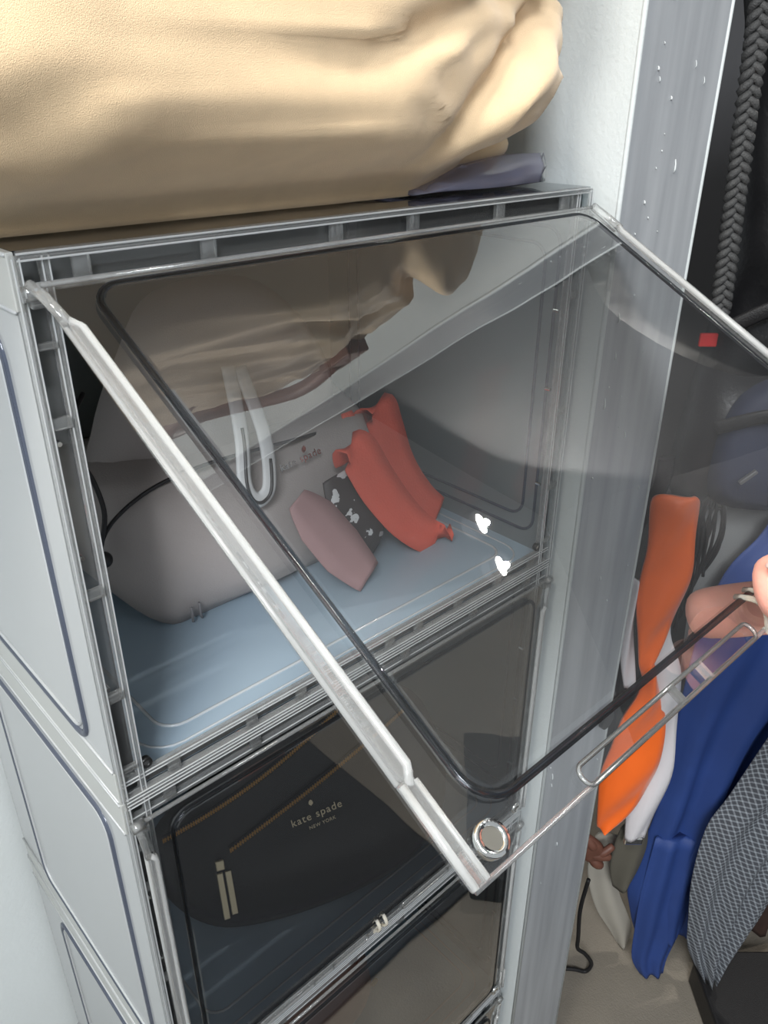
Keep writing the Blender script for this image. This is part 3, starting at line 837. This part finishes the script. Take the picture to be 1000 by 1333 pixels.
# ------------------------------------------------------------------ black pouch in the second box
def pouch():
    root = thing('pouch', 'black leather zip pouch with gold lettering leaning in the second box', 'pouch', (0.095, 0.056, H+0.0046), -0.375)
    lean = Matrix.Rotation(-math.atan(0.47), 4, 'X')
    out = smooth_path([(-0.060, 0.094, 0), (-0.059, 0.050, 0), (-0.036, 0.016, 0), (0.0, 0.0, 0), (0.07, -0.003, 0), (0.14, 0.010, 0), (0.176, 0.045, 0), (0.183, 0.095, 0), (0.165, 0.150, 0), (0.115, 0.172, 0), (0.06, 0.163, 0), (0.0, 0.135, 0)], 5, True)
    bm = bmesh.new()
    # front is level with the zip lines; belly swells towards the bottom
    puff(bm, [(p[0], p[1]) for p in out], 0.017, 9, 1.3, lambda x, z: -0.012*math.exp(-((z-0.045)/0.035)**2))
    body = set_in(obj('body', bm, 'blackleather', root, True), Matrix.Translation((0, 0.014, 0.004)) @ lean)
    def face_y(x, z):
        return -0.019-0.012*math.exp(-((z-0.045)/0.035)**2)*0.9+0.010*((x-0.06)/0.12)**2+0.006*max(0, (z-0.10)/0.06)
    def zipline(name, a, b, sag, teeth, label=None):
        pts = []
        n = 26
        for k in range(n+1):
            t = k/n
            x = a[0]+(b[0]-a[0])*t; z = a[1]+(b[1]-a[1])*t-sag*math.sin(PI*t)
            pts.append((x, face_y(x, z), z))
        bm = bmesh.new(); tube(bm, pts, 0.0030, 6, flat=(1, 0.5), up=(0, 0, 1))
        tp = obj('zip_tape', bm, 'navytape', body, True)
        bm = bmesh.new()
        P = smooth_path(pts, 3)
        tube(bm, [(p[0], p[1]-0.0016, p[2]) for p in P], 0.0005, 6)
        for i, p in enumerate(P):
            if teeth: bx(bm, p[0]-0.0006, p[0]+0.0006, p[1]-0.0026, p[1]-0.0010, p[2]-0.0016, p[2]+0.0016)
        tag(obj(name, bm, 'gold', body), label)
    zipline('top_zip', (-0.052, 0.092), (0.100, 0.158), 0.006, True, 'brass zip along the top')
    zipline('front_zip', (-0.006, 0.074), (0.150, 0.140), 0.001, True, 'brass zip across the front')
    bm = bmesh.new()
    z0 = -0.016; zz = 0.066; y0 = face_y(z0, zz)-0.003
    bx(bm, z0-0.0030, z0+0.0035, y0-0.0015, y0+0.001, zz-0.0035, zz+0.0045, 0.0008)
    pl = obj('zip_slider', bm, 'palegold', body)
    for dx in (0.0, 0.0062):
        bm = bmesh.new(); bx(bm, z0-0.0035+dx, z0+0.0012+dx, y0-0.0035, y0-0.0018, zz-0.040+dx*0.3, zz-0.004, 0.0006)
        tag(obj('zip_pull', bm, 'palegold', body), 'pale gold zip pull')
    rot = Matrix.Rotation(PI/2, 4, 'X')
    for txt, x, z, s, nm in (('kate spade', 0.063, 0.082, 0.0085, 'lettering'), ('NEW YORK', 0.0660, 0.0745, 0.0038, 'small_lettering')):
        mt = Matrix.Translation((x, face_y(x, z)-0.0008, z)) @ Matrix.Rotation(-0.12, 4, 'Y') @ rot
        text_mesh(nm, txt, s, 'palegold', body, mt, 0.0003, 1.15)
    bm = bmesh.new(); spade(bm, 0.0020)
    o = obj('spade_emblem', bm, 'palegold', body); o.location = (0.0600, face_y(0.06, 0.09)-0.001, 0.0915)
pouch()

def low_box_bag():
    root = thing('purse', 'dusky pink-brown purse lying low in the third box', 'purse', (0.175, 0.10, 0.0065))
    bm = bmesh.new()
    out = smooth_path([(-0.07, 0.02, 0), (-0.06, 0.0, 0), (0.0, -0.0, 0), (0.06, 0.0, 0), (0.075, 0.03, 0), (0.06, 0.075, 0), (0.0, 0.095, 0), (-0.055, 0.07, 0)], 5, True)
    puff(bm, [(p[0], p[1]) for p in out], 0.035, 7, 1.0)
    obj('body', bm, principled('dusky_leather', srgb(150, 118, 108), 0.55, bump=0.2, scale=800), root, True)
    bm = bmesh.new(); tube(bm, smooth_path([(-0.05, -0.01, 0.07), (-0.04, -0.015, 0.12), (0.0, -0.01, 0.145), (0.04, -0.015, 0.12), (0.05, -0.01, 0.07)], 6), 0.0035, 8)
    obj('handle', bm, 'leather', root, True)
    bm = bmesh.new(); disc(bm, (0.058, -0.032, 0.055), 0.0045, 0.002, 'Y', 16)
    obj('clasp', bm, 'gold', root)
low_box_bag()

# ------------------------------------------------------------------ clothes and straps in the open closet
def closet_thing(name, label, cat, a, b, z):
    return thing(name, label, cat, closet_pt(a, b, z), CR)
def closet_garment(name, part, rows, a, b, mat, label, cat, depth, folds, amp, phase=0.0):
    zt = rows[0][0]
    root = closet_thing(name, label, cat, a, b, rows[-1][0])
    z0 = rows[-1][0]
    bm = bmesh.new()
    garment(bm, [(z-z0, l-a, r-a) for z, l, r in rows], depth, folds, amp, phase)
    obj(part, bm, mat, root, True)
    return root
# royal blue shirt
g_blue = closet_garment('shirt', 'cloth', [(0.480, 0.395, 0.60), (0.456, 0.385, 0.60), (0.414, 0.360, 0.60), (0.329, 0.346, 0.585), (0.20, 0.345, 0.50), (0.067, 0.345, 0.470), (-0.06, 0.328, 0.465), (-0.13, 0.340, 0.456), (-0.17, 0.352, 0.452)], 0.42, -0.002, 'blue', 'royal blue cotton shirt hanging to the right of the orange sash', 'shirt', 0.018, 3, 0.010, 0.6)
bm = bmesh.new()
garment(bm, [(0.20, 0.345-0.42, 0.405-0.42), (0.10, 0.342-0.42, 0.410-0.42), (0.02, 0.345-0.42, 0.408-0.42), (-0.04, 0.350-0.42, 0.400-0.42), (-0.075, 0.366-0.42, 0.400-0.42)], 0.008, 2, 0.004, 1.0)
o = obj('sleeve', bm, 'blue', g_blue, True); o.location = (0, -0.014, 0.0)
# light grey marl top behind
closet_garment('sweatshirt', 'cloth', [(0.490, 0.345, 0.60), (0.46, 0.342, 0.60), (0.40, 0.348, 0.58), (0.33, 0.352, 0.54), (0.22, 0.36, 0.52), (0.10, 0.37, 0.48)], 0.45, 0.045, 'grey', 'grey marl sweatshirt hanging behind the blue shirt under the backpack', 'sweatshirt', 0.012, 3, 0.006, 2.2)
# checked shirt in front right
closet_garment('checked_shirt', 'cloth', [(0.42, 0.500, 0.60), (0.32, 0.455, 0.60), (0.22, 0.425, 0.58), (0.138, 0.402, 0.55), (0.087, 0.386, 0.53), (0.0, 0.385, 0.50), (-0.083, 0.395, 0.485), (-0.14, 0.405, 0.470), (-0.196, 0.432, 0.452)], 0.46, -0.05, 'check', 'charcoal and white checked shirt hanging in front of the blue shirt', 'shirt', 0.014, 3, 0.008, 0.2)
# brown and tan garment lower right
g = closet_garment('trousers', 'cloth', [(0.10, 0.480, 0.60), (0.02, 0.470, 0.62), (-0.10, 0.478, 0.62), (-0.20, 0.486, 0.62), (-0.258, 0.495, 0.62)], 0.54, 0.065, 'brown', 'dark brown patched trousers hanging low at the right of the checked shirt', 'trousers', 0.014, 4, 0.008, 0.9)
for a0, z0 in ((0.495, 0.10), (0.520, 0.05), (0.505, 0.20), (0.53, 0.15)):
    bm = bmesh.new(); bx(bm, a0-0.54-0.016, a0-0.54+0.016, -0.026, -0.018, z0, z0+0.020, 0.003)
    obj('patch', bm, 'tan', g)
# black bin on the carpet, bottom right
bn = closet_thing('storage_bin', 'black storage bin standing on the carpet below the checked shirt', 'bin', 0.50, -0.05, FL)
bm = bmesh.new(); bx(bm, -0.060, 0.25, -0.16, 0.04, 0.0, 0.050, 0.006); obj('bin_body', bm, 'blacknylon', bn)
bm = bmesh.new(); bx(bm, -0.064, 0.254, -0.164, 0.044, 0.050, 0.060, 0.003); obj('bin_lid', bm, 'black', bn)

# orange and white sash
s = closet_thing('sash', 'orange and white satin sash draped over a black strap', 'sash', 0.28, -0.04, 0.08)
z = 0.08; a = 0.28
def prism(bm, rows, depth=0.004, bow=0.005, y0=0.0):
    """flat cloth between two edges with a slight bow; rows (z, left, right)"""
    R = smooth_path(rows, 5); L_ = []
    for j, (zz, l, r) in enumerate(R):
        loop = []
        for k in range(9):
            t = k/8; loop.append(bm.verts.new((l+(r-l)*t, y0-bow*math.sin(PI*t)+0.0035*math.sin(5*t+j*0.42)-depth/2, zz)))
        for k in range(8, -1, -1):
            t = k/8; loop.append(bm.verts.new((l+(r-l)*t, y0-bow*math.sin(PI*t)+0.0035*math.sin(5*t+j*0.42)+depth/2, zz)))
        L_.append(loop)
    for A, B in zip(L_, L_[1:]):
        n = len(A)
        for k in range(n): bm.faces.new((A[k], B[k], B[(k+1) % n], A[(k+1) % n]))
    bm.faces.new(L_[0]); bm.faces.new(L_[-1][::-1])
def sash_part(name, rows, mat, y0, lab=None):
    bm = bmesh.new(); prism(bm, [(q[0]-z, q[1]-a, q[2]-a) for q in rows], y0=y0)
    tag(obj(name, bm, mat, s, True), lab)
sash_part('orange_front', [(0.528, 0.262, 0.292), (0.518, 0.254, 0.300), (0.478, 0.256, 0.302), (0.440, 0.256, 0.304), (0.400, 0.258, 0.300), (0.370, 0.262, 0.294), (0.330, 0.270, 0.284), (0.310, 0.277, 0.282)], 'orange', -0.006, 'orange satin side')
sash_part('orange_tail', [(0.330, 0.280, 0.286), (0.286, 0.278, 0.300), (0.25, 0.262, 0.312), (0.20, 0.256, 0.314), (0.16, 0.252, 0.312), (0.120, 0.253, 0.300), (0.085, 0.257, 0.276), (0.078, 0.262, 0.268)], 'orange', -0.004, 'orange satin side')
sash_part('white_front', [(0.44, 0.296, 0.304), (0.40, 0.280, 0.303), (0.36, 0.272, 0.302), (0.32, 0.276, 0.318), (0.28, 0.288, 0.327), (0.22, 0.298, 0.332), (0.16, 0.300, 0.336), (0.10, 0.295, 0.330), (0.052, 0.297, 0.322)], 'white', 0.006, 'white satin side')
sash_part('white_edge', [(0.43, 0.252, 0.257), (0.38, 0.248, 0.260), (0.33, 0.252, 0.268), (0.29, 0.262, 0.274)], 'white', 0.003, 'white satin side')
bm = bmesh.new(); bx(bm, 0.297-a, 0.320-a, 0.002, 0.010, 0.042-z, 0.054-z, 0.002)
tag(obj('metal_tip', bm, 'chrome', s), 'metal tip')

def closet_tube(name, label, cat, pts, r, mat, part='strap', flat=None, up=(0, 1, 0)):
    zb = min(p[2] for p in pts)
    root = closet_thing(name, label, cat, pts[0][0], pts[0][1], zb)
    bm = bmesh.new()
    tube(bm, smooth_path([(p[0]-pts[0][0], p[1]-pts[0][1], p[2]-zb) for p in pts], 8), r, 10, flat=flat, up=up)
    obj(part, bm, mat, root, True)
    return root
closet_tube('webbing_strap', 'thick black webbing strap curving beside the orange sash', 'strap', [(0.266, -0.030, 0.56), (0.268, -0.024, 0.53), (0.262, -0.018, 0.497), (0.246, -0.016, 0.458), (0.241, -0.014, 0.412), (0.248, -0.012, 0.35), (0.258, -0.012, 0.28), (0.262, -0.012, 0.20), (0.262, -0.010, 0.13)], 0.0085, 'black', flat=(0.35, 1.0))
cl = closet_thing('cord_bundle', 'bundle of thin black cords looped right of the orange sash', 'cord', 0.315, -0.035, 0.36)
for i, (dx, w_, zb, zt) in enumerate(((0.0, 0.008, 0.06, 0.155), (0.004, 0.010, 0.075, 0.16), (0.008, 0.009, 0.08, 0.150), (-0.004, 0.007, 0.03, 0.150), (0.010, 0.006, 0.07, 0.14), (-0.006, 0.005, 0.0, 0.13))):
    bm = bmesh.new()
    tube(bm, smooth_path([(dx, 0.002*i, zb), (dx+w_, -0.002, (zb+zt)/2), (dx+w_*0.6, 0.0, zt), (dx-w_*0.2, 0.003, zt+0.006), (dx-w_*0.9, 0.0, zt-0.02), (dx-w_*0.6, 0.002*i, (zb+zt)/2), (dx-w_*0.3, 0.001, zb-0.0)], 6), 0.0016, 8)
    obj('cord', bm, 'black', cl, True)
closet_tube('belt', 'flat black belt end hanging behind the cord bundle', 'belt', [(0.306, 0.0, 0.50), (0.306, 0.0, 0.42), (0.302, 0.0, 0.34), (0.298, 0.0, 0.30)], 0.011, 'black', flat=(0.3, 1.0))

# braided belt top right: three strands really plaited
br = closet_thing('braided_belt', 'charcoal braided belt hanging at the edge of the grey pillar', 'belt', 0.265, -0.06, 0.69)
for k in range(3):
    bm = bmesh.new(); pts = []
    n = 130
    for i in range(n+1):
        t = i/n; ph = t*2*PI*15+k*2*PI/3
        zz = 0.012+0.33*t
        ax = 0.012-0.022*t
        pts.append((ax+0.0062*math.sin(ph), 0.0026*math.sin(2*ph), zz))
    tube(bm, pts, 0.0031, 8)
    obj('strand', bm, 'braid', br, True)

# black backpack
bp = closet_thing('backpack', 'black nylon backpack with buckles hanging above the grey sweatshirt', 'backpack', 0.39, 0.0, 0.495)
bm = bmesh.new()
out = smooth_path([(-0.115, 0.48, 0), (-0.110, 0.40, 0), (-0.098, 0.30, 0), (-0.092, 0.24, 0), (-0.098, 0.17, 0), (-0.105, 0.10, 0), (-0.108, 0.03, 0), (-0.08, -0.005, 0), (-0.02, 0.0, 0), (0.03, -0.005, 0), (0.08, 0.0, 0), (0.13, 0.01, 0), (0.18, 0.05, 0), (0.20, 0.2, 0), (0.19, 0.42, 0), (0.15, 0.50, 0), (0.0, 0.53, 0)], 5, True)
puff(bm, [(p[0], p[1]) for p in out], 0.045, 8, 0.8, lambda x, z: 0.006*math.sin(x*60+z*35)+0.005*math.sin(z*90-x*30))
obj('main_body', bm, 'blacknylon', bp, True)
bm = bmesh.new()
out = smooth_path([(-0.07, 0.02, 0), (-0.085, 0.07, 0), (-0.07, 0.13, 0), (-0.02, 0.15, 0), (0.04, 0.13, 0), (0.09, 0.14, 0), (0.13, 0.10, 0), (0.12, 0.04, 0), (0.03, 0.015, 0)], 5, True)
puff(bm, [(p[0], p[1]) for p in out], 0.022, 6, 0.5, lambda x, z: 0.004*math.sin(x*80))
o = obj('front_pocket', bm, 'navy', bp, True); o.location = (0, -0.038, 0)
for i, P_ in enumerate(([(-0.085, -0.03, 0.40), (-0.06, -0.055, 0.33), (-0.03, -0.062, 0.26), (-0.01, -0.06, 0.17), (0.03, -0.058, 0.09)],
                       [(0.05, -0.05, 0.42), (0.02, -0.062, 0.34), (0.04, -0.066, 0.26), (0.08, -0.06, 0.20)],
                       [(-0.09, -0.045, 0.10), (-0.05, -0.066, 0.12), (0.0, -0.070, 0.115), (0.05, -0.068, 0.10)],
                       [(-0.095, -0.04, 0.19), (-0.05, -0.058, 0.215), (0.0, -0.064, 0.19), (0.06, -0.062, 0.21)])):
    bm = bmesh.new(); tube(bm, smooth_path(P_, 6), 0.007, 8, flat=(0.35, 1.0), up=(0, 1, 0))
    obj('strap', bm, 'black', bp, True)
for (x, zz, w_, h_, rz) in ((-0.062, 0.062, 0.018, 0.004, -0.75), (-0.040, 0.100, 0.012, 0.006, 0.3), (0.012, 0.27, 0.012, 0.016, 0.2), (-0.088, 0.31, 0.004, 0.014, 0), (-0.086, 0.36, 0.004, 0.008, 0), (0.0, 0.235, 0.016, 0.003, -0.8), (0.02, 0.13, 0.010, 0.004, 0.5)):
    bm = bmesh.new(); bx(bm, -w_/2, w_/2, -0.002, 0.002, -h_/2, h_/2, 0.0008)
    o = obj('buckle', bm, principled('dull_buckle', srgb(120, 120, 122), 0.3, 0.6), bp)
    o.location = (x, -0.062-0.006, zz); o.rotation_euler = (0, rz, 0)
bm = bmesh.new(); bx(bm, -0.008, 0.008, -0.002, 0.002, -0.006, 0.006, 0.001)
o = tag(obj('side_tag', bm, 'red', bp), 'small red tag'); o.location = (-0.099, -0.012, 0.172)
bm = bmesh.new(); bx(bm, -0.010, 0.012, -0.002, 0.002, -0.006, 0.004, 0.001)
o = tag(obj('side_tag', bm, M['blue'], bp), 'small blue tag'); o.location = (0.02, -0.070, 0.075)

# things low in the closet
closet_garment('sock', 'cloth', [(-0.02, 0.285, 0.318), (-0.078, 0.282, 0.318), (-0.13, 0.292, 0.332), (-0.174, 0.308, 0.350), (-0.21, 0.328, 0.362), (-0.245, 0.346, 0.360)], 0.32, 0.028, 'cream', 'cream cotton sock hanging below the white end of the sash', 'sock', 0.008, 1, 0.003)
closet_garment('cap', 'cloth', [(0.04, 0.300, 0.335), (0.01, 0.296, 0.338), (-0.03, 0.296, 0.334), (-0.065, 0.304, 0.326)], 0.31, -0.012, 'olive', 'olive cloth cap hanging beneath the sash tip', 'cap', 0.010, 1, 0.003)
lg = closet_thing('leather_glove', 'small brown leather glove hanging left of the olive cap', 'glove', 0.27, -0.02, -0.02)
for i, (p0, p1, r) in enumerate((((-0.014, 0, 0.055), (0.000, 0, 0.035), 0.006), ((-0.012, 0, 0.030), (0.020, 0, 0.020), 0.006), ((-0.004, 0, 0.020), (0.022, 0, 0.040), 0.005), ((-0.004, 0, 0.018), (0.010, 0, 0.004), 0.006))):
    bm = bmesh.new(); tube(bm, smooth_path([p0, ((p0[0]+p1[0])/2, -0.003, (p0[2]+p1[2])/2), p1], 4), [r]*3+[r*1.1]*3+[r]*2+[r*0.7], 10)
    obj('finger', bm, 'leather', lg, True)
bm = bmesh.new(); puff(bm, [(p[0], p[1]) for p in smooth_path([(-0.018, 0.062, 0), (-0.016, 0.02, 0), (0.0, 0.010, 0), (0.012, 0.022, 0), (0.006, 0.045, 0)], 5, True)], 0.008)
obj('palm', bm, 'leather', lg, True)
closet_tube('key_strap', 'thin black cord loop hanging down to the carpet beside the pillar', 'cord', [(0.276, 0.0, -0.07), (0.272, 0.0, -0.13), (0.276, 0.0, -0.19), (0.278, 0.0, -0.215), (0.290, 0.0, -0.228), (0.302, 0.0, -0.250), (0.296, 0.0, -0.268), (0.280, 0.0, -0.264), (0.264, 0.0, -0.262)], 0.0028, 'black', 'cord')
kn = thing('wall_hook', 'small dark round hook on the grey pillar beside the sash', 'hook', (0.452, -0.012, 0.335))
bm = bmesh.new(); disc(bm, (0, -0.010, 0), 0.010, 0.004, 'Y', 20); obj('hook_head', bm, 'darksteel', kn)
bm = bmesh.new(); disc(bm, (0, -0.007, 0), 0.004, 0.008, 'Y', 12); obj('hook_stem', bm, 'darksteel', kn)

# ------------------------------------------------------------------ two small ceiling bulbs (mirrored as bright flecks in the open door)
for i, (x, y) in enumerate(((1.361, -0.291), (1.363, -0.418))):
    t = thing('ceiling_spotlight', ['round ceiling spotlight nearer the closet clothes', 'round ceiling spotlight farther from the closet clothes'][i], 'ceiling light', (x, y, 2.1), 0, 'ceiling spotlights')
    bm = bmesh.new(); disc(bm, (0, 0, -0.03), 0.04, 0.03, 'Z', 20); obj('housing', bm, 'white', t)
    m, nt, out = new_mat('lit_bulb')
    e = nt.nodes.new('ShaderNodeEmission'); e.inputs[0].default_value = (1, 0.97, 0.9, 1); e.inputs[1].default_value = 60
    nt.links.new(e.outputs[0], out.inputs[0])
    bm = bmesh.new(); disc(bm, (0, 0, -0.034), 0.011, 0.004, 'Z', 20)
    bmesh.ops.scale(bm, vec=(1, 2.6, 1), verts=bm.verts); obj('bulb', bm, m, t)
    l = bpy.data.lights.new('spot_lamp', 'SPOT'); l.energy = 22; l.spot_size = 2.2; l.shadow_soft_size = 0.009; l.color = (1, 0.96, 0.9)
    lo = bpy.data.objects.new('lamp_light', l); C.objects.link(lo); lo.parent = t; lo.location = (0, 0, -0.05)
    lo.rotation_euler = (Vector((0.55, 0.0, 0.3))-Vector((x, y, 2.05))).to_track_quat('-Z', 'Y').to_euler()

# ------------------------------------------------------------------ hand holding the door's pull
def hand():
    root = thing('person', 'hand of a person, index finger and thumb pinching the open door edge', 'person', (0.20, -0.235, 0.60))
    O = Vector((0.20, -0.235, 0.60))
    R_, U_, F_ = rgt, upv, fwd
    base = CAM
    def S(px, py, d):                      # point given by its bearing from the eye of the person who holds the door
        v = (R_*((px-500)/FPX)+U_*(-(py-666.5)/FPX)+F_).normalized()
        return CAM+v*d-O
    verts = []; edges = []; rad = []
    def add(p, r, frm=None):
        verts.append(p); rad.append(r); i = len(verts)-1
        if frm is not None: edges.append((frm, i))
        return i
    wrist = add(S(1440, 900, 0.40), 0.027)
    palm1 = add(S(1370, 870, 0.385), 0.028, wrist)
    palm2 = add(S(1290, 835, 0.372), 0.022, palm1)
    arm1 = add(S(1650, 1050, 0.44), 0.030, wrist)
    arm2 = add(S(1950, 1250, 0.52), 0.036, arm1)
    # index finger behind the door
    k = add(S(1245, 790, 0.366), 0.0125, palm2)
    k = add(S(1170, 772, 0.362), 0.0118, k)
    k = add(S(1090, 775, 0.358), 0.0122, k)
    k = add(S(1040, 784, 0.357), 0.0118, k)
    k = add(S(985, 790, 0.357), 0.0118, k)
    k = add(S(930, 796, 0.356), 0.0118, k)
    k = add(S(890, 800, 0.356), 0.0098, k)
    # thumb in front
    t = add(S(1290, 790, 0.345), 0.016, palm1)
    t = add(S(1200, 740, 0.326), 0.0135, t)
    t = add(S(1120, 735, 0.316), 0.0125, t)
    t = add(S(1058, 752, 0.315), 0.0135, t)
    t = add(S(1012, 764, 0.316), 0.0135, t)
    t = add(S(980, 768, 0.317), 0.0105, t)
    # the other three fingers curled below, out of the picture
    for (q, dz, L_) in ((0, 0.376, 1.0), (1, 0.388, 0.92), (2, 0.400, 0.78)):
        y0 = 860+q*48
        f = add(S(1290+q*12, y0-12, dz), 0.0120-q*0.0006, palm1)
        f = add(S(1290-95*L_, y0-4, dz), 0.0112-q*0.0006, f)
        f = add(S(1290-150*L_, y0+12, dz-0.012), 0.0102-q*0.0006, f)
        f = add(S(1290-120*L_, y0+40, dz-0.030), 0.0092-q*0.0006, f)
        f = add(S(1290-80*L_, y0+46, dz-0.036), 0.0080-q*0.0006, f)
    me = bpy.data.meshes.new('skin')
    me.from_pydata([tuple(v) for v in verts], edges, [])
    o = bpy.data.objects.new('skin', me); C.objects.link(o); o.parent = root
    md = o.modifiers.new('Skin', 'SKIN')
    for i, sv in enumerate(me.skin_vertices[0].data):
        sv.radius = (rad[i], rad[i]); sv.use_root = (i == 0)
    md.use_smooth_shade = True
    sb = o.modifiers.new('Sub', 'SUBSURF'); sb.levels = 2; sb.render_levels = 2
    dg = bpy.context.evaluated_depsgraph_get()
    ev = o.evaluated_get(dg)
    m2 = bpy.data.meshes.new_from_object(ev)
    o.modifiers.clear(); o.data = m2
    m2.materials.clear(); m2.materials.append(M['skin'])
    for p in m2.polygons: p.use_smooth = True
    # thumbnail faces up and away
    bm = bmesh.new()
    c = S(1030, 735, 0.3035)
    bmesh.ops.create_uvsphere(bm, u_segments=16, v_segments=10, radius=1.0, matrix=Matrix.Translation(c) @ Matrix((( *R_, 0), (*U_, 0), (*F_, 0), (0, 0, 0, 1))).transposed() @ Matrix.Diagonal((0.0085, 0.0025, 0.0055, 1)))
    obj('thumbnail', bm, 'nail', root, True)
hand()
